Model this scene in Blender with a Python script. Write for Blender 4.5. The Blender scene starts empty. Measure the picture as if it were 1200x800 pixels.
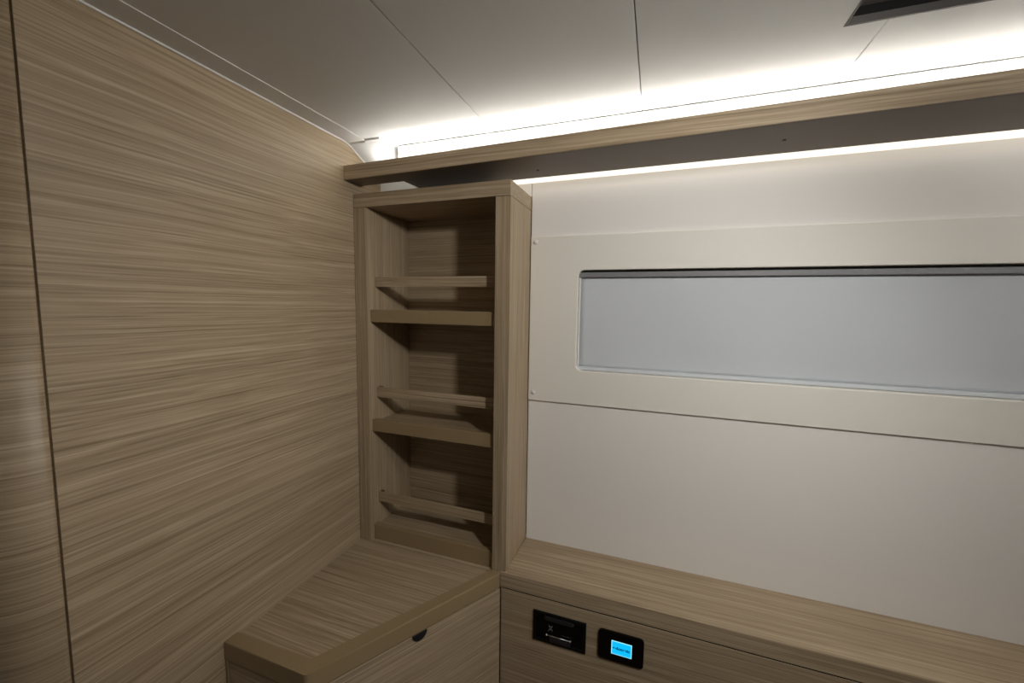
import bpy, bmesh, math
from mathutils import Vector, Matrix

# ------------------------------------------------------------------ camera, light, exposure
S = bpy.context.scene
COL = S.collection
Z0 = 1.25                                   # height of the lens above the cabin floor
cam_d = bpy.data.cameras.new('camera')
cam_d.sensor_width = 36.0
cam_d.lens = 471.97 / 1200 * 36.0
cam_d.clip_start = 0.01
cam = bpy.data.objects.new('camera', cam_d); COL.objects.link(cam)
cx = Vector((0.9412705, 0.33735829, 0.014115))
cy = Vector((0.04404044, -0.08121731, -0.99572295))
cz = Vector((-0.334769, 0.93786627, -0.09130487))
cam.matrix_world = Matrix(((cx.x, -cy.x, -cz.x, 0), (cx.y, -cy.y, -cz.y, 0), (cx.z, -cy.z, -cz.z, Z0), (0, 0, 0, 1)))
S.camera = cam

COVE = 26.0        # emission of the LED strip above the shelf
COVE_BEAM = 23.0    # watts of its focused upward light
WASH = 1.0        # emission of the LED strip under the shelf
WORLD = 0.03
OFF_FRAME = 1.0        # scales the lamps out of frame: berth lamp and two added fill spots
EXPO = 0.12

w = bpy.data.worlds.new('world'); S.world = w; w.use_nodes = True
w.node_tree.nodes['Background'].inputs[0].default_value = (1.0, 0.93, 0.86, 1)
w.node_tree.nodes['Background'].inputs[1].default_value = WORLD
for nm, pos, aim, cone, watts in (('hull_fill_spot', (0.40, 0.15, 0.35), (-0.30, 1.0, -0.36), 104, 17.0), ('berth_lamp', (0.90, 0.35, 0.35), None, 0, 5.6),  # the first spot is a fill added to brighten the hull side
                                  ('bulkhead_fill_spot', (0.85, 0.20, 0.35), (-0.73, 0.42, 0.16), 50, 9.0)):  # fill spot added to lift the upper left bulkhead
    ld = bpy.data.lights.new(nm, 'SPOT' if aim else 'POINT'); ld.energy = watts * OFF_FRAME; ld.shadow_soft_size = 0.04; ld.color = (1, 0.98, 0.95)
    lo = bpy.data.objects.new(nm, ld); COL.objects.link(lo); lo.location = (pos[0], pos[1], Z0 + pos[2])
    if aim:
        ld.spot_size = math.radians(cone); ld.spot_blend = 0.9
        lo.rotation_euler = (Vector(aim) - Vector(pos)).to_track_quat('-Z', 'Y').to_euler()
ld = bpy.data.lights.new('cove_light', 'AREA'); ld.shape = 'RECTANGLE'; ld.energy = COVE_BEAM; ld.size = 1.95; ld.size_y = 0.008; ld.spread = math.radians(90)
ld.color = (1, 0.985, 0.945)                                # the focused part of the LED strip's light, aimed at the headliner
lo = bpy.data.objects.new('cove_light', ld); COL.objects.link(lo); lo.location = (0.363, 0.866, Z0 + 0.3515); lo.rotation_euler = (math.pi, -0.0125, 0)
S.view_settings.view_transform = 'Standard'; S.view_settings.look = 'None'
S.view_settings.gamma = 1; S.view_settings.use_curve_mapping = False
S.view_settings.exposure = EXPO

# ------------------------------------------------------------------ materials
def lin(c):
    return tuple((v / 12.92 if v <= 0.04045 else ((v + 0.055) / 1.055) ** 2.4) for v in (x / 255 for x in c)) + (1,)

def base(name, rough, spec=0.4):
    m = bpy.data.materials.new(name); m.use_nodes = True
    b = m.node_tree.nodes['Principled BSDF']
    b.inputs['Roughness'].default_value = rough
    b.inputs['Specular IOR Level'].default_value = spec
    return m, m.node_tree, b

def wood(name, axis, dark, mid, light, rough=0.42, seed=0.0, contrast=1.0):
    """straight fine-lined oak veneer, grain running along one axis"""
    m, nt, b = base(name, rough, 0.35)
    N, L = nt.nodes, nt.links
    tc = N.new('ShaderNodeTexCoord')
    mp = N.new('ShaderNodeMapping'); mp.inputs['Location'].default_value = (seed, seed * 1.7, seed * 0.6)
    warp = N.new('ShaderNodeTexNoise'); warp.inputs['Scale'].default_value = 2.5; warp.inputs['Detail'].default_value = 2
    L.new(tc.outputs['Object'], mp.inputs['Vector']); L.new(mp.outputs['Vector'], warp.inputs['Vector'])
    wa = N.new('ShaderNodeVectorMath'); wa.operation = 'MULTIPLY_ADD'
    L.new(warp.outputs['Color'], wa.inputs[0])
    k = [0.012] * 3; 
    for a_ in axis: k['xyz'.index(a_)] = 0.0
    wa.inputs[1].default_value = k
    L.new(mp.outputs['Vector'], wa.inputs[2])
    def layer(across, along, detail, rgh=0.6):
        s = [across] * 3; 
        for a_ in axis: s['xyz'.index(a_)] = along
        q = N.new('ShaderNodeMapping'); q.inputs['Scale'].default_value = s
        L.new(wa.outputs['Vector'], q.inputs['Vector'])
        n = N.new('ShaderNodeTexNoise'); n.inputs['Scale'].default_value = 1.0
        n.inputs['Detail'].default_value = detail; n.inputs['Roughness'].default_value = rgh
        L.new(q.outputs['Vector'], n.inputs['Vector'])
        return n.outputs['Fac']
    fine = layer(300, 1.7, 2.0); band = layer(95, 1.0, 2.0); pore = layer(640, 12, 1.0)
    def mix(a, bb, f):
        x = N.new('ShaderNodeMix'); x.data_type = 'FLOAT'; x.inputs[0].default_value = f
        L.new(a, x.inputs[2]); L.new(bb, x.inputs[3]); return x.outputs[0]
    v = mix(mix(fine, band, 0.25), pore, 0.20)
    r = N.new('ShaderNodeValToRGB')
    h = 0.19 / contrast
    e = r.color_ramp.elements
    e[0].position = 0.5 - h; e[0].color = lin(dark)
    e[1].position = 0.5 + h; e[1].color = lin(light)
    mm = r.color_ramp.elements.new(0.5); mm.color = lin(mid)
    L.new(v, r.inputs['Fac']); L.new(r.outputs['Color'], b.inputs['Base Color'])
    bp = N.new('ShaderNodeBump'); bp.inputs['Strength'].default_value = 0.12; bp.inputs['Distance'].default_value = 0.001
    L.new(fine, bp.inputs['Height']); L.new(bp.outputs['Normal'], b.inputs['Normal'])
    return m

def plain(name, col, rough=0.5, spec=0.4, bump=0.0, bscale=700, metal=0.0, var=0.0):
    m, nt, b = base(name, rough, spec)
    N, L = nt.nodes, nt.links
    b.inputs['Metallic'].default_value = metal
    tc = N.new('ShaderNodeTexCoord')
    n = N.new('ShaderNodeTexNoise'); n.inputs['Scale'].default_value = bscale; n.inputs['Detail'].default_value = 2
    L.new(tc.outputs['Object'], n.inputs['Vector'])
    c = lin(col)
    if var:
        r = N.new('ShaderNodeValToRGB')
        r.color_ramp.elements[0].position = 0.3; r.color_ramp.elements[1].position = 0.7
        r.color_ramp.elements[0].color = tuple(x * (1 - var) for x in c[:3]) + (1,)
        r.color_ramp.elements[1].color = tuple(min(1, x * (1 + var)) for x in c[:3]) + (1,)
        L.new(n.outputs['Fac'], r.inputs['Fac']); L.new(r.outputs['Color'], b.inputs['Base Color'])
    else:
        b.inputs['Base Color'].default_value = c
    if bump:
        bp = N.new('ShaderNodeBump'); bp.inputs['Strength'].default_value = bump; bp.inputs['Distance'].default_value = 0.001
        L.new(n.outputs['Fac'], bp.inputs['Height']); L.new(bp.outputs['Normal'], b.inputs['Normal'])
    return m

def glow(name, col, strength, dark=False):
    m, nt, b = base(name, 0.5)
    b.inputs['Base Color'].default_value = (0.02, 0.02, 0.02, 1) if dark else (0.8, 0.8, 0.8, 1)
    b.inputs['Emission Color'].default_value = col
    b.inputs['Emission Strength'].default_value = strength
    return m

WD, WM, WL = (122, 105, 81), (163, 144, 117), (193, 175, 148)
M = {}
M['wall'] = wood('veneer_bulkhead', 'y', WD, WM, WL, seed=0.3)
M['curve'] = wood('veneer_curved', 'xy', WD, WM, WL, seed=0.3)
M['x'] = wood('veneer_along', 'x', WD, WM, WL, seed=2.1)
M['y'] = wood('veneer_depth', 'y', WD, WM, WL, seed=3.7)
M['z'] = wood('veneer_upright', 'z', WD, WM, WL, seed=5.2, contrast=0.8)
M['solid'] = plain('solid_oak_edging', (146, 126, 94), 0.36, 0.45, 0.08, 240, var=0.03)
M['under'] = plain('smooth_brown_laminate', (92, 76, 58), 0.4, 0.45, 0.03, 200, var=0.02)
M['liner'] = plain('cream_headliner', (226, 225, 222), 0.6, 0.3, 0.10, 900, var=0.02)
M['hull'] = plain('cream_hull_lining', (238, 234, 228), 0.55, 0.3, 0.12, 900, var=0.02)
M['frame'] = plain('cream_panel', (235, 231, 221), 0.5, 0.3, 0.10, 1100, var=0.02)
M['sealant'] = plain('beige_sealant', (178, 160, 134), 0.5)
M['white'] = plain('white_plastic', (232, 230, 226), 0.4, 0.45)
M['blind'] = plain('blue_grey_blind', (205, 209, 213), 0.7, 0.2, 0.15, 1600, var=0.03)
M['rail'] = plain('grey_aluminium', (128, 128, 130), 0.45, 0.4)
M['dark'] = plain('dark_gap', (14, 12, 10), 0.9, 0.1)
M['black'] = plain('black_plastic', (10, 10, 11), 0.35, 0.35)
M['blackgloss'] = plain('black_gloss', (5, 5, 6), 0.12, 0.4)
M['charcoal'] = plain('charcoal_plastic', (38, 35, 37), 0.45, 0.4)
M['chrome'] = plain('chrome', (240, 240, 240), 0.32, 0.5, metal=1.0)
M['knob'] = plain('black_finger_pull', (30, 29, 28), 0.5, 0.3)
M['hatchgrey'] = plain('hatch_grey', (98, 95, 92), 0.6, 0.3)
M['hatchdark'] = plain('hatch_gasket', (30, 28, 28), 0.7, 0.2)
M['hatchpane'] = plain('hatch_blackout', (140, 135, 130), 0.45, 0.4)
M['floor'] = wood('cabin_sole', 'x', (80, 62, 45), (110, 88, 66), (140, 115, 90), seed=9)
M['cove'] = glow('cool_led', (1.0, 0.985, 0.94, 1), COVE)
M['wash'] = glow('warm_led', (1.0, 0.92, 0.80, 1), WASH)
M['screen'] = glow('cyan_screen', (0.0, 0.50, 1.0, 1), 0.98, True)
M['screen_edge'] = glow('pale_cyan_screen_border', (0.35, 0.85, 1.0, 1), 0.98, True)
M['screen_ink'] = plain('navy_ink', (2, 14, 66), 0.7, 0.1)

# ------------------------------------------------------------------ helpers
def V(x, y, z): return Vector((x, y, z + Z0))

def add_box(bm, x0, x1, y0, y1, z0, z1, bev=0.0, seg=2):
    b2 = bmesh.new()
    vs = [b2.verts.new(V(x, y, z)) for z in (z0, z1) for (x, y) in ((x0, y0), (x1, y0), (x1, y1), (x0, y1))]
    for f in ((3, 2, 1, 0), (4, 5, 6, 7), (0, 1, 5, 4), (1, 2, 6, 5), (2, 3, 7, 6), (3, 0, 4, 7)):
        b2.faces.new([vs[i] for i in f])
    if bev:
        bmesh.ops.bevel(b2, geom=b2.edges[:], offset=bev, segments=seg, affect='EDGES', profile=0.6)
    merge(bm, b2)

def merge(bm, b2):
    me = bpy.data.meshes.new('tmp'); b2.to_mesh(me); b2.free(); bm.from_mesh(me); bpy.data.meshes.remove(me)

def add_hexa(bm, low, high, bev=0.0):
    """low, high: four corners each, counter-clockwise seen from above"""
    b2 = bmesh.new()
    vs = [b2.verts.new(V(*p)) for p in list(low) + list(high)]
    for f in ((3, 2, 1, 0), (4, 5, 6, 7), (0, 1, 5, 4), (1, 2, 6, 5), (2, 3, 7, 6), (3, 0, 4, 7)):
        b2.faces.new([vs[i] for i in f])
    if bev:
        bmesh.ops.bevel(b2, geom=b2.edges[:], offset=bev, segments=2, affect='EDGES', profile=0.6)
    merge(bm, b2)

def add_prism(bm, pts, z0, z1, bev=0.0, seg=2):
    """plan polygon, counter-clockwise, extruded upwards"""
    b2 = bmesh.new()
    a = [b2.verts.new(V(x, y, z0)) for x, y in pts]; c = [b2.verts.new(V(x, y, z1)) for x, y in pts]
    n = len(pts)
    b2.faces.new(a[::-1]); top = b2.faces.new(c)
    for i in range(n): b2.faces.new((a[i], a[(i + 1) % n], c[(i + 1) % n], c[i]))
    if bev:
        bmesh.ops.bevel(b2, geom=list(top.edges), offset=bev, segments=seg, affect='EDGES', profile=0.6)
    merge(bm, b2)

def add_profile(bm, pts, x0, x1):
    """(y, z) polygon extruded along x"""
    b2 = bmesh.new()
    a = [b2.verts.new(V(x0, y, z)) for y, z in pts]; c = [b2.verts.new(V(x1, y, z)) for y, z in pts]
    n = len(pts)
    b2.faces.new(a); b2.faces.new(c[::-1])
    for i in range(n): b2.faces.new((a[i], c[i], c[(i + 1) % n], a[(i + 1) % n]))
    bmesh.ops.recalc_face_normals(b2, faces=b2.faces[:])
    merge(bm, b2)

def rrect(x0, x1, z0, z1, r, k=8):
    out = []
    for cx_, cz_, a0 in ((x1 - r, z0 + r, -90), (x1 - r, z1 - r, 0), (x0 + r, z1 - r, 90), (x0 + r, z0 + r, 180)):
        for i in range(k + 1):
            a = math.radians(a0 + 90 * i / k); out.append((cx_ + r * math.cos(a), cz_ + r * math.sin(a)))
    return out

def add_plate(bm, loop, y0, y1, bev=0.0):
    """(x, z) outline extruded from y0 (front) back to y1"""
    b2 = bmesh.new()
    f = [b2.verts.new(V(x, y0, z)) for x, z in loop]; g = [b2.verts.new(V(x, y1, z)) for x, z in loop]
    n = len(loop)
    ff = b2.faces.new(f); b2.faces.new(g[::-1])
    for i in range(n): b2.faces.new((f[i], g[i], g[(i + 1) % n], f[(i + 1) % n]))
    bmesh.ops.recalc_face_normals(b2, faces=b2.faces[:])
    if bev:
        bmesh.ops.bevel(b2, geom=list(ff.edges), offset=bev, segments=2, affect='EDGES', profile=0.6)
    merge(bm, b2)

def add_ring(bm, outer, inner, y0, y1, yin, r, k=8, bev=0.0015):
    """rectangular panel with a rounded opening; the opening's lip runs back to yin"""
    X0, X1, Z0_, Z1_ = outer; x0, x1, z0, z1 = inner
    inn = rrect(x0, x1, z0, z1, r, k)
    out = []
    cs = ((X1, Z0_, x1 - r, z0 + r, 0), (X1, Z1_, x1 - r, z1 - r, 1), (X0, Z1_, x0 + r, z1 - r, 2), (X0, Z0_, x0 + r, z0 + r, 3))
    for (X, Z, ax, az, q) in cs:
        for i in range(k + 1):
            t = i / k
            s = (ax, Z) if q in (0, 2) else (X, az)
            e = (X, az) if q in (0, 2) else (ax, Z)
            if t <= 0.5: p = (s[0] + (X - s[0]) * t * 2, s[1] + (Z - s[1]) * t * 2)
            else: p = (X + (e[0] - X) * (t * 2 - 1), Z + (e[1] - Z) * (t * 2 - 1))
            out.append(p)
    b2 = bmesh.new(); n = len(inn)
    o0 = [b2.verts.new(V(x, y0, z)) for x, z in out]; o1 = [b2.verts.new(V(x, y1, z)) for x, z in out]
    i0 = [b2.verts.new(V(x, y0, z)) for x, z in inn]; i1 = [b2.verts.new(V(x, yin, z)) for x, z in inn]
    be = []
    for a in range(n):
        b = (a + 1) % n
        b2.faces.new((o0[a], o0[b], i0[b], i0[a]))
        b2.faces.new((o1[b], o1[a], o0[a], o0[b])[::-1])
        b2.faces.new((i0[a], i0[b], i1[b], i1[a]))
    bmesh.ops.recalc_face_normals(b2, faces=b2.faces[:])
    b2.edges.ensure_lookup_table()
    be = [e for e in b2.edges if (e.verts[0] in i0 and e.verts[1] in i0) or (e.verts[0] in o0 and e.verts[1] in o0)]
    if bev: bmesh.ops.bevel(b2, geom=be, offset=bev, segments=3, affect='EDGES', profile=0.5)
    # face the room
    b2.faces.ensure_lookup_table()
    big = max(b2.faces, key=lambda f: f.calc_area())
    if big.normal.y > 0: bmesh.ops.reverse_faces(b2, faces=b2.faces[:])
    merge(bm, b2)

def add_tube(bm, pts, r, seg=10):
    """round bar through points, capped"""
    b2 = bmesh.new(); rings = []
    P = [V(*p) for p in pts]
    for i, p in enumerate(P):
        d = (P[min(i + 1, len(P) - 1)] - P[max(i - 1, 0)]).normalized()
        u = d.orthogonal().normalized() if i == 0 else (u - d * u.dot(d)).normalized()
        v = d.cross(u)
        rings.append([b2.verts.new(p + (u * math.cos(a) + v * math.sin(a)) * r) for a in (2 * math.pi * j / seg for j in range(seg))])
    for a, b in zip(rings, rings[1:]):
        for j in range(seg): b2.faces.new((a[j], a[(j + 1) % seg], b[(j + 1) % seg], b[j]))
    b2.faces.new(rings[0][::-1]); b2.faces.new(rings[-1])
    merge(bm, b2)

def add_dome(bm, x, y, z, r, h):
    """flattened button facing -y"""
    b2 = bmesh.new(); seg = 16; rings = []
    for t in (0, 0.35, 0.7, 0.9):
        rr = r * math.cos(t * math.pi / 2); yy = y - h * math.sin(t * math.pi / 2)
        rings.append([b2.verts.new(V(x + rr * math.cos(2 * math.pi * j / seg), yy, z + rr * math.sin(2 * math.pi * j / seg))) for j in range(seg)])
    for a, b in zip(rings, rings[1:]):
        for j in range(seg): b2.faces.new((a[j], a[(j + 1) % seg], b[(j + 1) % seg], b[j]))
    b2.faces.new(rings[-1]); b2.faces.new(rings[0][::-1])
    bmesh.ops.recalc_face_normals(b2, faces=b2.faces[:])
    merge(bm, b2)

def obj(name, bm, mat, parent=None, label=None):
    me = bpy.data.meshes.new(name)
    root = parent
    off = Vector()
    while root is not None:
        off += root.location; root = root.parent
    base_ = Vector()
    if parent is None:
        xs = [v.co for v in bm.verts]
        base_ = Vector(((min(c.x for c in xs) + max(c.x for c in xs)) / 2, (min(c.y for c in xs) + max(c.y for c in xs)) / 2, min(c.z for c in xs)))
        off = base_
    bmesh.ops.translate(bm, verts=bm.verts[:], vec=-off)
    bm.to_mesh(me); bm.free()
    o = bpy.data.objects.new(name, me); COL.objects.link(o)
    o.location = base_ if parent is None else (0, 0, 0)
    o.parent = parent
    me.materials.append(mat)
    if label: o['label'] = label
    return o

def thing(name, label, cat, loc, group=None):
    o = bpy.data.objects.new(name, None); COL.objects.link(o)
    o.empty_display_size = 0.05; o.location = V(*loc)
    tag(o, label, cat, group); return o

def tag(o, label, cat, group=None):
    o['label'] = label; o['category'] = cat
    if group: o['group'] = group
    return o

def struct(name, bm, mat, label=None, cat=None):
    o = obj(name, bm, mat); o['kind'] = 'structure'
    if label: o['label'] = label; o['category'] = cat
    return o

def BM(*boxes, bev=0.0):
    bm = bmesh.new()
    for b in boxes: add_box(bm, *b, bev=bev)
    return bm

# ------------------------------------------------------------------ the room
XL, XR = -0.733, 1.45                # bulkhead on the left, far end of the berth on the right
CZ = 0.393                           # headliner
FLOOR = -Z0
YF = -1.4

struct('floor', BM((XL - 0.3, XR + 0.05, YF, 1.12, FLOOR - 0.03, FLOOR)), M['floor'], 'brown wooden cabin floor below the cabinets', 'floor')

# hull side: lining set forward beside the bookcase, with the opening the blind sits in
WX0, WX1, WZ0, WZ1 = -0.185, 1.15, -0.163, 0.0865
bm = BM((-0.308, WX0 - 0.004, 1.0, 1.07, FLOOR, 0.45), (WX1 + 0.004, XR, 1.0, 1.07, FLOOR, 0.45),
        (WX0 - 0.004, WX1 + 0.004, 1.0, 1.07, FLOOR, WZ0 - 0.004), (WX0 - 0.004, WX1 + 0.004, 1.0, 1.07, WZ1 + 0.004, 0.45),
        (XL - 0.05, XR, 1.07, 1.10, FLOOR, 0.45), (XL, -0.3095, 1.0, 1.07, 0.2715, 0.45))
struct('wall_back', bm, M['hull'], 'cream hull-side wall above the long ledge', 'wall')

# left bulkhead: one flat veneered panel, then a panel that bends away round the corner
bm = BM((XL - 0.02, XL, 0.2795, 1.07, FLOOR, 0.45))
struct('wall_left', bm, M['wall'], 'wood veneer bulkhead on the left with fine horizontal grain', 'wall')
bm = bmesh.new(); R_ = 0.062; pl = [(XL, 0.2768)]
for i in range(1, 15):
    a = math.radians(78 * i / 14); pl.append((XL - R_ + R_ * math.cos(a), 0.2768 - R_ * math.sin(a)))
a = math.radians(78); pl.append((pl[-1][0] - 0.28 * math.sin(a), pl[-1][1] - 0.28 * math.cos(a)))
back = [(x - 0.018, y + 0.003) for x, y in pl]
b2 = bmesh.new(); cols = []
for (x, y), (p, q) in zip(pl, back):
    cols.append([b2.verts.new(V(x, y, FLOOR)), b2.verts.new(V(x, y, 0.45)), b2.verts.new(V(p, q, FLOOR)), b2.verts.new(V(p, q, 0.45))])
for A, B in zip(cols, cols[1:]):
    b2.faces.new((A[0], A[1], B[1], B[0])); b2.faces.new((A[2], B[2], B[3], A[3]))
    b2.faces.new((A[1], A[3], B[3], B[1])); b2.faces.new((A[0], B[0], B[2], A[2]))
b2.faces.new((cols[0][0], cols[0][2], cols[0][3], cols[0][1])); b2.faces.new((cols[-1][0], cols[-1][1], cols[-1][3], cols[-1][2]))
bmesh.ops.recalc_face_normals(b2, faces=b2.faces[:])
merge(bm, b2)
for f in bm.faces: f.smooth = abs(f.normal.z) < 0.5
struct('wall_front', bm, M['curve'], 'curved wood veneer panel left of the dark vertical seam', 'wall')
struct('trim_1', BM((XL - 0.03, XL - 0.0195, 0.265, 0.30, FLOOR, 0.45)), M['dark'])   # the dark joint behind the seam
struct('wall_right', BM((XR, XR + 0.03, YF, 1.1, FLOOR, 0.45)), M['hull'])

# headliner panels with open joints, the hatch let into it
G = 0.0009
HX0, HX1, HY0, HY1 = 0.228, 0.80, 0.30, 0.72
bm = bmesh.new()
TOP = CZ + 0.012
Y1 = 0.985
for (a, b) in ((XL - 0.3, -0.3705 - G), (-0.3705 + G, -0.045 - G)):
    add_box(bm, a, b, YF, Y1, CZ, TOP, 0.0006, 1)
add_box(bm, -0.045 + G, HX0, YF, Y1, CZ, TOP)
add_box(bm, HX0, 0.2795 - G, HY1, Y1, CZ, TOP)
add_box(bm, 0.2795 + G, HX1, HY1, Y1, CZ, TOP)
add_box(bm, HX0, HX1, YF, HY0, CZ, TOP)
add_box(bm, HX1, XR, YF, Y1, CZ, TOP)
struct('ceiling', bm, M['liner'], 'cream headliner in flat panels with thin dark joints', 'ceiling')
bm = BM((XL - 0.3, HX0 - 0.005, YF, 1.07, TOP + 0.001, TOP + 0.03), (HX1 + 0.005, XR, YF, 1.07, TOP + 0.001, TOP + 0.03),
        (HX0 - 0.005, HX1 + 0.005, HY1 + 0.005, 1.07, TOP + 0.001, TOP + 0.03), (HX0 - 0.005, HX1 + 0.005, YF, HY0 - 0.005, TOP + 0.001, TOP + 0.03))
struct('trim_2', bm, M['dark'])

# white edging along the top of the bulkhead
TX = -0.684
struct('trim_3', BM((XL, TX, YF, 0.838, CZ - 0.0016, CZ), bev=0.0006), M['liner'], 'flat cream strip along the top of the left bulkhead', 'trim')
bm = bmesh.new()
path = [(XL + 0.001, YF, 0.3895), (XL + 0.001, 0.3, 0.3895), (XL + 0.001, 0.808, 0.389), (XL + 0.001, 0.820, 0.3885), (XL + 0.001, 0.832, 0.3865),
        (XL + 0.001, 0.843, 0.383), (XL + 0.001, 0.856, 0.377), (XL + 0.001, 0.90, 0.3575), (XL + 0.001, 0.985, 0.320)]
add_tube(bm, path, 0.0019)
for f in bm.faces: f.smooth = True
struct('trim_4', bm, M['white'], 'thin white bead where the left bulkhead meets the headliner', 'trim')
# sloping corner moulding between bulkhead, headliner and hull
bm = bmesh.new()
add_profile(bm, [(0.838, CZ), (0.838, CZ - 0.0055), (0.843, CZ - 0.008), (0.900, 0.3595), (0.985, 0.318), (0.999, 0.318), (0.999, CZ)], XL, -0.641)
add_profile(bm, [(0.833, CZ), (0.833, CZ - 0.0045), (0.8385, CZ - 0.0055), (0.8385, CZ)], -0.684, -0.641)
add_box(bm, XL + 0.0005, -0.612, 0.955, 0.9995, 0.2995, 0.332)
struct('trim_5', bm, M['liner'], 'sloping cream corner moulding above the left end of the shelf', 'trim')

# ------------------------------------------------------------------ overhead shelf and its two LED strips
SX0, SX1 = -0.7315, 1.40
YS0, YS1 = 0.815, 0.998
def zlow(x, y):
    zf = 0.2965 + 0.0136 * (x + 0.735); zb = 0.3045 + 0.002 * (x + 0.3)
    t = (y - YS0) / (YS1 - YS0); return zf + (zb - zf) * t
def ztop(x, y):
    return 0.3305 + 0.0125 * (x + 0.735)
t = thing('overhead_shelf', 'long narrow wooden shelf under the bright ceiling light, above the bookcase', 'shelf', (0.3, 0.9, 0.297))
bm = bmesh.new()
def strip_of(bm, x0, x1, y0, y1, lo, hi, bev=0.0, n=None):
    """straight board whose lower and upper faces follow lo(x, y) and hi(x, y)"""
    n = n or max(1, int((x1 - x0) / 0.06)); b2 = bmesh.new(); rows = []
    for i in range(n + 1):
        x = x0 + (x1 - x0) * i / n
        rows.append([b2.verts.new(V(x, y, f(x, y))) for y, f in ((y0, lo), (y1, lo), (y1, hi), (y0, hi))])
    for a, c in zip(rows, rows[1:]):
        for k in range(4): b2.faces.new((a[k], a[(k + 1) % 4], c[(k + 1) % 4], c[k]))
    b2.faces.new(rows[0]); b2.faces.new(rows[-1][::-1])
    bmesh.ops.recalc_face_normals(b2, faces=b2.faces[:])
    if bev:
        ed = [e for e in b2.edges if len(e.link_faces) == 2 and e.calc_face_angle(0) > 0.6]
        bmesh.ops.bevel(b2, geom=ed, offset=bev, segments=2, affect='EDGES', profile=0.6)
    merge(bm, b2)
def plank(x0, x1, y0, y1): strip_of(bm, x0, x1, y0, y1, zlow, ztop)
NX1, NY0, NY1 = -0.604, 0.8775, 0.975       # cut-out round the corner moulding
F0 = YS0 + 0.004
WSX, WY = -0.40, 0.962                                    # the rebate that takes the lower LED strip
plank(SX0, SX1, F0, NY0); plank(NX1, SX1, NY0, WY - 0.001); plank(NX1, WSX - 0.001, WY - 0.001, NY1); plank(NX1, WSX - 0.001, NY1, YS1)
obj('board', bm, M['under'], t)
bm = bmesh.new()
strip_of(bm, SX0, SX1, YS0, F0, zlow, ztop, 0.001)
obj('front_edging', bm, M['x'], t)
for (x, y) in ((-0.268, 0.909), (0.207, 0.893)):
    bm = bmesh.new(); z = zlow(x, y)
    add_tube(bm, [(x, y, z - 0.0012), (x, y, z + 0.002)], 0.003, 12)
    obj('screw', bm, M['black'], t, 'small black screw head')

LX0 = -0.685
led = thing('led_strip', 'bright cool white LED strip on top of the overhead shelf, under the ceiling', 'light', (0.3, 0.866, 0.335))
b2 = bmesh.new(); q = ((LX0, 0.862), (XR - 0.1, 0.862), (XR - 0.1, 0.872), (LX0, 0.872))
add_hexa(b2, [(x, y, ztop(x, y) + 0.0004) for x, y in q], [(x, y, ztop(x, y) + 0.005) for x, y in q])
obj('base_channel', b2, M['rail'], led)
b2 = bmesh.new(); q = ((LX0, 0.8635), (XR - 0.1, 0.8635), (XR - 0.1, 0.8705), (LX0, 0.8705))
add_hexa(b2, [(x, y, ztop(x, y) + 0.0052) for x, y in q], [(x, y, ztop(x, y) + 0.0078) for x, y in q])
obj('diffuser', b2, M['cove'], led)

led2 = thing('led_strip', 'slim warm white LED strip under the overhead shelf along the cream wall', 'light', (0.5, 0.99, 0.30))
zz = 0.0006
b2 = bmesh.new(); strip_of(b2, WSX, SX1, WY, 0.9975, lambda x, y: zlow(x, y) + 0.004, lambda x, y: ztop(x, y) - 0.002)
obj('base_channel', b2, M['white'], led2)
b2 = bmesh.new(); strip_of(b2, WSX, SX1, WY, 0.9975, lambda x, y: zlow(x, y) - zz, lambda x, y: zlow(x, y) + 0.0038)
obj('diffuser', b2, M['wash'], led2)

# upright white fascia closing the back of the light cove
fa = thing('cove_fascia', 'white panel standing at the back of the lit cove between shelf and ceiling', 'panel', (0.3, 0.89, 0.335))
b2 = bmesh.new(); q = ((-0.6255, 0.886), (XR - 0.05, 0.877), (XR - 0.05, 0.887), (-0.6255, 0.896))
add_hexa(b2, [(x, y, ztop(x, y) + 0.0005) for x, y in q], [(x, y, CZ - 0.0043) for x, y in q], 0.0006)
obj('panel', b2, M['white'], fa)

# ------------------------------------------------------------------ roof hatch recess
h = thing('roof_hatch', 'dark recessed roof hatch in the cream ceiling at the top right', 'hatch', (0.51, 0.51, CZ))
def tray(z0, z1, th):
    return BM((HX0, HX1, HY1 - th, HY1, z0, z1), (HX0, HX1, HY0, HY0 + th, z0, z1),
              (HX0, HX0 + th, HY0 + th, HY1 - th, z0, z1), (HX1 - th, HX1, HY0 + th, HY1 - th, z0, z1))
obj('rim', tray(CZ - 0.0005, CZ + 0.0095, 0.003), M['hatchgrey'], h)
obj('gasket', tray(CZ + 0.0098, CZ + 0.021, 0.0035), M['hatchdark'], h)
obj('blackout_pane', BM((HX0, HX1, HY0, HY1, CZ + 0.0212, CZ + 0.028)), M['hatchpane'], h)

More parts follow.
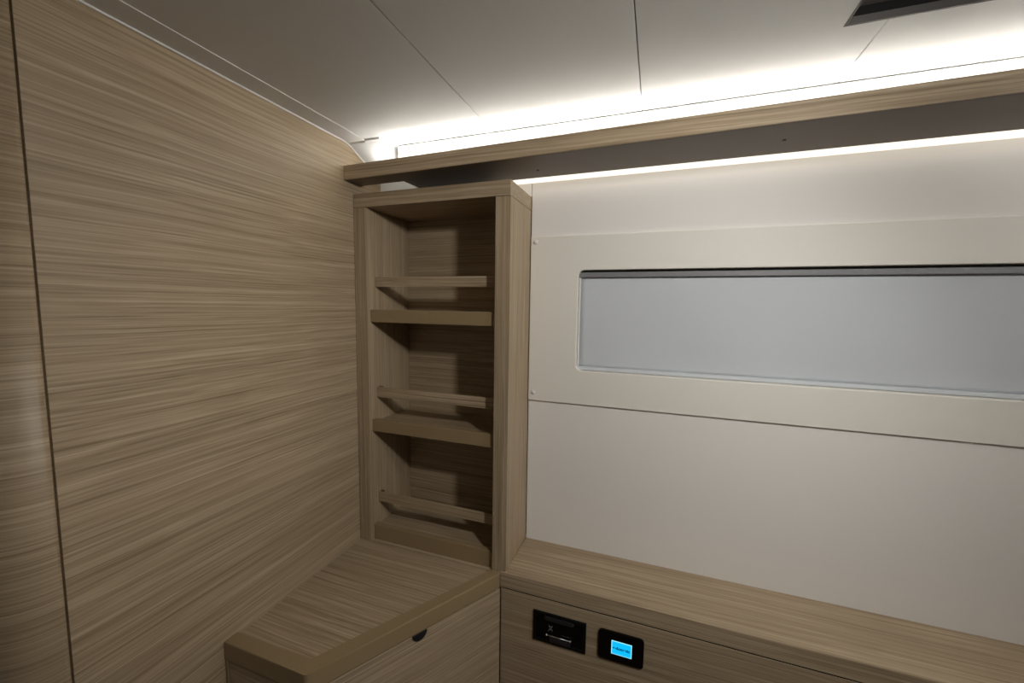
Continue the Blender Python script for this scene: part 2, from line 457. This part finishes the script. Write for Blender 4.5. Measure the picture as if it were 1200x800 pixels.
# ------------------------------------------------------------------ blind panel on the hull wall
p = thing('blind_panel', 'cream wall panel with a long rounded opening and blue-grey blind', 'window blind', (0.4, 0.997, -0.249))
bm = bmesh.new()
add_ring(bm, (-0.3075, 1.30, -0.248, 0.1705), (WX0, WX1, WZ0, WZ1), 0.9935, 0.9995, 1.022, 0.015)
for f in bm.faces: f.smooth = False
obj('frame', bm, M['frame'], p)
bm = bmesh.new(); nx, nz = 90, 24; g = []
for i in range(nx + 1):
    row = []
    for j in range(nz + 1):
        u, v = i / nx, j / nz
        x = WX0 + 0.004 + (WX1 - WX0 - 0.008) * u; z = WZ0 + 0.008 + 0.006 * math.exp(-((x + 0.1) / 0.1) ** 2) * 0 + (WZ1 - 0.016 - WZ0 - 0.008) * v
        s = math.sin(math.pi * v)
        y = 1.0165 + 0.0022 * s * math.sin(9 * x + 1.2) + 0.0016 * (1 - v) * math.sin(23 * x + 2.5 * v) + 0.002 * math.exp(-((x + 0.06) / 0.05) ** 2 - ((v - 0.25) / 0.25) ** 2)
        row.append(bm.verts.new(V(x, y, z)))
    g.append(row)
for i in range(nx):
    for j in range(nz):
        f = bm.faces.new((g[i][j], g[i + 1][j], g[i + 1][j + 1], g[i][j + 1])); f.smooth = True
fb = obj('blind', bm, M['blind'], p, 'blue-grey fabric blind pulled down')
sm = fb.modifiers.new('thickness', 'SOLIDIFY'); sm.thickness = 0.0008; sm.offset = 1
obj('bottom_hem', BM((WX0 + 0.002, WX1 - 0.002, 1.0105, 1.0195, WZ0 + 0.001, WZ0 + 0.0095), bev=0.001), M['blind'], p)
obj('head_rail', BM((WX0 + 0.001, WX1 - 0.001, 1.006, 1.0195, WZ1 - 0.0175, WZ1 - 0.005), bev=0.0018), M['rail'], p, 'dark grey blind rail')
obj('side_channel', BM((WX0 + 0.0012, WX0 + 0.0042, 1.008, 1.0195, WZ0 + 0.01, WZ1 - 0.018), bev=0.0006), M['white'], p)
for (x, z) in ((-0.2945, 0.1575), (-0.2935, -0.2265)):
    bm = bmesh.new(); add_dome(bm, x, 0.9933, z, 0.0062, 0.004)
    for f in bm.faces: f.smooth = True
    obj('screw_cap', bm, M['white'], p, 'small white screw cap')

# ------------------------------------------------------------------ bookcase in the corner
BX0, BX1, BY = -0.7315, -0.3095, 0.846
BZ0, BZ1 = -0.6405, 0.2705
PW = 0.0355
b = thing('bookcase', 'tall narrow open wooden bookcase with three railed shelves in the corner', 'bookcase', ((BX0 + BX1) / 2, 0.93, BZ0))
TB = 0.0335
obj('top_board', BM((BX0, BX1, BY - 0.0005, 0.9985, BZ1 - TB, BZ1), bev=0.0009), M['x'], b)
YB = 1.03
# side panels: the front post is as thick as the panel, the visible inner joint sits behind it
obj('side_panel', BM((BX0, BX0 + PW, BY, 0.898, BZ0, BZ1 - TB - 0.0008), (BX0, BX0 + PW - 0.0006, 0.8984, YB + 0.01, BZ0, BZ1 - TB - 0.0008), bev=0.0008), M['z'], b)
obj('side_panel', BM((BX1 - PW, BX1, BY, 0.9985, BZ0, BZ1 - TB - 0.0008), bev=0.0008), M['z'], b)
obj('back_panel', BM((BX0 + PW + 0.0004, BX1 - 0.002, YB, YB + 0.012, BZ0, BZ1 - 0.004)), M['x'], b)
obj('ceiling_board', BM((BX0 + PW + 0.0004, BX1 - 0.002, 0.9988, YB - 0.0003, BZ1 - TB, BZ1 - 0.006)), M['x'], b)
IX0, IX1 = BX0 + PW + 0.0004, BX1 - PW - 0.0004
def shelf(zb, zt):
    s = obj('shelf', BM((IX0, IX1, 0.8725, YB - 0.0006, zb + 0.004, zt - 0.009)), M['x'], b)
    obj('front_lip', BM((IX0, IX1, 0.858, 0.872, zb, zt), bev=0.0018), M['solid'], s)
def rail(zb, zt):
    r = obj('guard_rail', BM((IX0, IX1, 0.879, 0.885, zb, zt), bev=0.0009), M['x'], b)
    for x0, x1 in ((IX0 + 0.0003, IX0 + 0.010), (IX1 - 0.010, IX1 - 0.0003)):
        obj('end_block', BM((x0, x1, 0.8855, 0.893, zb + 0.001, zt + 0.001), bev=0.0008), M['under'], r)
for zb, zt in ((-0.0505, -0.0175), (-0.339, -0.3065)): shelf(zb, zt)
shelf(BZ0 + 0.001, -0.597)
obj('plinth', BM((IX0, IX1, BY + 0.0006, 0.8576, BZ0, BZ0 + 0.003), bev=0.0005), M['x'], b)
for zb, zt in ((0.041, 0.066), (-0.2515, -0.2245), (-0.542, -0.516)): rail(zb, zt)

# ------------------------------------------------------------------ long ledge and the cabinet under it
LZ = -0.631
lg = thing('ledge', 'long wooden ledge along the foot of the cream wall', 'ledge', (0.4, 0.92, LZ - 0.037))
bm = bmesh.new()
add_prism(bm, [(-0.3215, 0.8425), (1.44, 0.8425), (1.44, 0.9995), (-0.3087, 0.9995), (-0.3087, 0.8455), (-0.3215, 0.8455)], LZ - 0.037, LZ, 0.0012)
obj('board', bm, M['x'], lg)
cb = thing('berth_cabinet', 'wooden cabinet front under the long ledge carrying two black panels', 'cabinet', (0.4, 0.92, FLOOR))
obj('front_panel', BM((-0.3195, 1.44, 0.8428, 0.862, FLOOR + 0.02, LZ - 0.0408), bev=0.0007), M['x'], cb)
obj('carcass_gap_shade', BM((-0.30, 1.44, 0.8625, 0.9985, FLOOR, LZ - 0.0375), (-0.318, 1.44, 0.8442, 0.8624, LZ - 0.0404, LZ - 0.0374)), M['dark'], cb)  # second box: shade of the gap below the ledge, set in as dark material

# ------------------------------------------------------------------ angled corner cabinet
cc = thing('corner_cabinet', 'low angled wooden corner cabinet with raised edge in front of the bookcase', 'cabinet', (-0.55, 0.68, FLOOR))
A = (-0.7315, 0.477); Bp = (-0.534, 0.477); C = (-0.3222, 0.836)
d = Vector((C[0] - Bp[0], C[1] - Bp[1])).normalized(); nrm = Vector((d.y, -d.x))
def onl(s, o): q_ = Vector(Bp) + d * s + nrm * o; return (q_.x, q_.y)
L_ = (Vector(C) - Vector(Bp)).length
# lip outline: outer edge with a small rounded nose, inner edge parallel to it
nose = []
r = 0.010
ang = math.acos(d.x); tl = r * math.tan(ang / 2)
cen = Vector((Bp[0] - tl, Bp[1] + r))
for i in range(7):
    a = -math.pi / 2 + ang * i / 6; nose.append((cen.x + r * math.cos(a), cen.y + r * math.sin(a)))
wl = 0.0265
inB = Vector(Bp) + Vector((0, 0)); yi = A[1] + wl
# inner corner: intersection of y = yi with the line offset inwards by wl
s_in = (yi - (Bp[1] - nrm.y * wl)) / d.y
ib = onl(s_in, -wl)
ic_s = (0.8452 - (Bp[1] - nrm.y * wl)) / d.y
ic = onl(ic_s, -wl)
lip = [A] + nose + [C, (-0.3222, 0.8452), ic, ib, (A[0], yi)]
bm = bmesh.new(); add_prism(bm, lip, -0.6675, -0.6325, 0.0028, 3)
obj('edge_lip', bm, M['solid'], cc)
g_ = 0.0011
field = [(A[0], yi + g_), (ib[0] - g_ * .4, ib[1] + g_), (ic[0] - g_ * 1.3, 0.8452), (A[0], 0.8452)]
bm = bmesh.new(); add_prism(bm, field, -0.662, -0.6402)
obj('top_panel', bm, M['x'], cc)
# a thin pale bead of sealant where the top meets bulkhead and bookcase
bm = bmesh.new(); add_tube(bm, [(XL + 0.0022, yi + 0.002, -0.6393), (XL + 0.0022, 0.8445, -0.6393)], 0.0006, 8)
add_tube(bm, [(XL + 0.0022, 0.8447, -0.6393), (-0.36, 0.8447, -0.6393)], 0.0006, 8)
obj('sealant', bm, M['sealant'], cc, 'thin pale sealant line')
body = [(A[0] + 0.001, A[1] + 0.008), onl(-0.002, -0.024), onl(L_ - 0.012, -0.024), (-0.336, 0.8452), (A[0] + 0.001, 0.8452)]
bm = bmesh.new(); add_prism(bm, body, FLOOR, -0.6685)
add_prism(bm, [onl(0.004, -0.0035), onl(L_ - 0.008, -0.0035), onl(L_ - 0.012, -0.0235), onl(0.0, -0.0235)], -0.6714, -0.6678)  # dark strip standing in for the shade between lip and door
obj('carcass_gap_shade', bm, M['dark'], cc)
bm = BM((A[0] + 0.008, Bp[0] - 0.001, A[1] + 0.0015, A[1] + 0.008, FLOOR + 0.02, -0.6695), bev=0.0006)
obj('end_panel', bm, M['x'], cc)
bm = BM((A[0] + 0.0003, A[0] + 0.0065, A[1] + 0.0005, A[1] + 0.009, FLOOR, -0.6685), bev=0.001)
obj('edge_strip', bm, M['solid'], cc)
# door in its own direction: build flat, then turn
ang_d = math.atan2(d.y, d.x)
def turned(boxes, bev=0.0):
    b2 = bmesh.new()
    for q_ in boxes: add_box(b2, *q_, bev=bev)
    bmesh.ops.rotate(b2, verts=b2.verts[:], cent=(0, 0, 0), matrix=Matrix.Rotation(ang_d, 3, 'Z'))
    bmesh.ops.translate(b2, verts=b2.verts[:], vec=(Bp[0], Bp[1], 0))
    return b2
door_bm = turned([(0.002, L_ + 0.004, 0.0006, 0.020, FLOOR + 0.03, -0.6718)], 0.0007)
# door mesh keeps its own axes so that the grain follows its length
door = bpy.data.objects.new('door', bpy.data.meshes.new('door')); COL.objects.link(door)
inv = Matrix.Translation(Vector((Bp[0], Bp[1], 0))) @ Matrix.Rotation(ang_d, 4, 'Z')
bmesh.ops.transform(door_bm, matrix=inv.inverted(), verts=door_bm.verts[:])
door_bm.to_mesh(door.data); door_bm.free()
door.parent = cc
door.matrix_local = Matrix.Translation(-cc.location) @ inv
door.data.materials.append(M['x'])
kb = bmesh.new(); n_ = 24
kx = 0.2115; kr = 0.0165
loop = [(kx + kr * math.cos(math.pi + math.pi * i / n_), -0.6702 + kr * 0.95 * math.sin(math.pi + math.pi * i / n_)) for i in range(n_ + 1)]
add_plate(kb, loop, -0.0015, 0.0012, 0.0006)
bmesh.ops.recalc_face_normals(kb, faces=kb.faces[:])
pull = bpy.data.objects.new('finger_pull', bpy.data.meshes.new('finger_pull')); COL.objects.link(pull)
kb.to_mesh(pull.data); kb.free(); pull.parent = door; pull.data.materials.append(M['knob']); pull['label'] = 'black half-round finger pull'

# ------------------------------------------------------------------ socket panel and heater display on the cabinet front
PY = 0.8427
so = thing('socket_panel', 'black rectangular socket panel on the cabinet front, nearer the corner', 'socket', (-0.1775, PY, -0.776))
x0, x1, z0, z1 = -0.2375, -0.116, -0.773, -0.701
bm = bmesh.new()
add_ring(bm, (x0, x1, z0, z1), (x0 + 0.007, x1 - 0.007, z0 + 0.007, z1 - 0.007), PY - 0.004, PY, PY - 0.0006, 0.002, bev=0.0008)
obj('frame', bm, M['black'], so)
obj('backplate', BM((x0 + 0.004, x1 - 0.004, PY - 0.0012, PY - 0.0004, z0 + 0.004, z1 - 0.004)), M['blackgloss'], so)
bm = bmesh.new(); add_prism(bm, [(-0.208, PY - 0.0062), (-0.148, PY - 0.0062), (-0.143, PY - 0.0013), (-0.213, PY - 0.0013)], -0.7162, -0.7072, 0.0006)
obj('top_flap', bm, M['charcoal'], so)
bm = bmesh.new(); add_prism(bm, [(-0.196, PY - 0.0075), (-0.154, PY - 0.0075), (-0.150, PY - 0.0013), (-0.200, PY - 0.0013)], -0.7652, -0.7562, 0.0006)
obj('lower_flap', bm, M['charcoal'], so)
bm = bmesh.new(); add_tube(bm, [(-0.205, PY - 0.006, -0.7512), (-0.150, PY - 0.006, -0.7512)], 0.0009, 10)
for x in (-0.205, -0.150): add_dome(bm, x, PY - 0.004, -0.7512, 0.0024, 0.0042)
for f in bm.faces: f.smooth = True
obj('metal_bar', bm, M['chrome'], so, 'thin chrome bar')
bm = bmesh.new()
for zc, sg in ((-0.7317, 1), (-0.7407, -1)):
    add_plate(bm, [(-0.2015, zc + 0.003 * sg), (-0.1965, zc - 0.0015 * sg), (-0.1915, zc + 0.003 * sg), (-0.1935, zc - 0.003 * sg), (-0.1995, zc - 0.003 * sg)][::sg], PY - 0.0016, PY - 0.00125)
obj('symbol', bm, M['rail'], so, 'small grey symbol')

he = thing('control_display', 'black rounded control panel with a glowing cyan screen on the cabinet front', 'control panel', (-0.041, PY, -0.773))
bm = bmesh.new(); add_plate(bm, rrect(-0.0888, 0.0063, -0.7682, -0.7013, 0.0085), PY - 0.0048, PY, 0.001)
obj('housing', bm, M['blackgloss'], he)
sx0, sx1, sz0, sz1 = -0.0605, -0.018, -0.7502, -0.7192
YSn = PY - 0.0048
sc = obj('screen', BM((sx0, sx1, YSn - 0.0004, YSn - 0.0001, sz0, sz1)), M['screen_edge'], he, 'lit cyan screen with pale border')
obj('screen_field', BM((sx0 + 0.0016, sx1 - 0.0016, YSn - 0.0008, YSn - 0.0005, sz0 + 0.0016, sz1 - 0.0016)), M['screen'], sc)
def text_bm(s, size, x, y, z):
    cu = bpy.data.curves.new('lettering', 'FONT'); cu.body = s; cu.size = size; cu.align_x = 'CENTER'; cu.align_y = 'CENTER'; cu.offset = size * 0.035
    o = bpy.data.objects.new('lettering', cu); COL.objects.link(o)
    dg = bpy.context.evaluated_depsgraph_get(); dg.update()
    me = bpy.data.meshes.new_from_object(o.evaluated_get(dg))
    bpy.data.objects.remove(o); bpy.data.curves.remove(cu)
    b2 = bmesh.new(); b2.from_mesh(me); bpy.data.meshes.remove(me)
    bmesh.ops.transform(b2, matrix=Matrix.Translation(V(x, y, z)) @ Matrix.Rotation(math.pi / 2, 4, 'X'), verts=b2.verts[:])
    return b2
bm = text_bm('dometic', 0.0091, -0.0364, YSn - 0.00095, -0.7350)
add_plate(bm, [(-0.0567, -0.7325), (-0.0567, -0.7375), (-0.0530, -0.7350)], YSn - 0.0011, YSn - 0.0009)
add_plate(bm, [(-0.0532, -0.7356), (-0.0512, -0.7356), (-0.0512, -0.7345), (-0.0532, -0.7345)], YSn - 0.0011, YSn - 0.0009)
obj('lettering', bm, M['screen_ink'], sc, 'dark blue lettering')
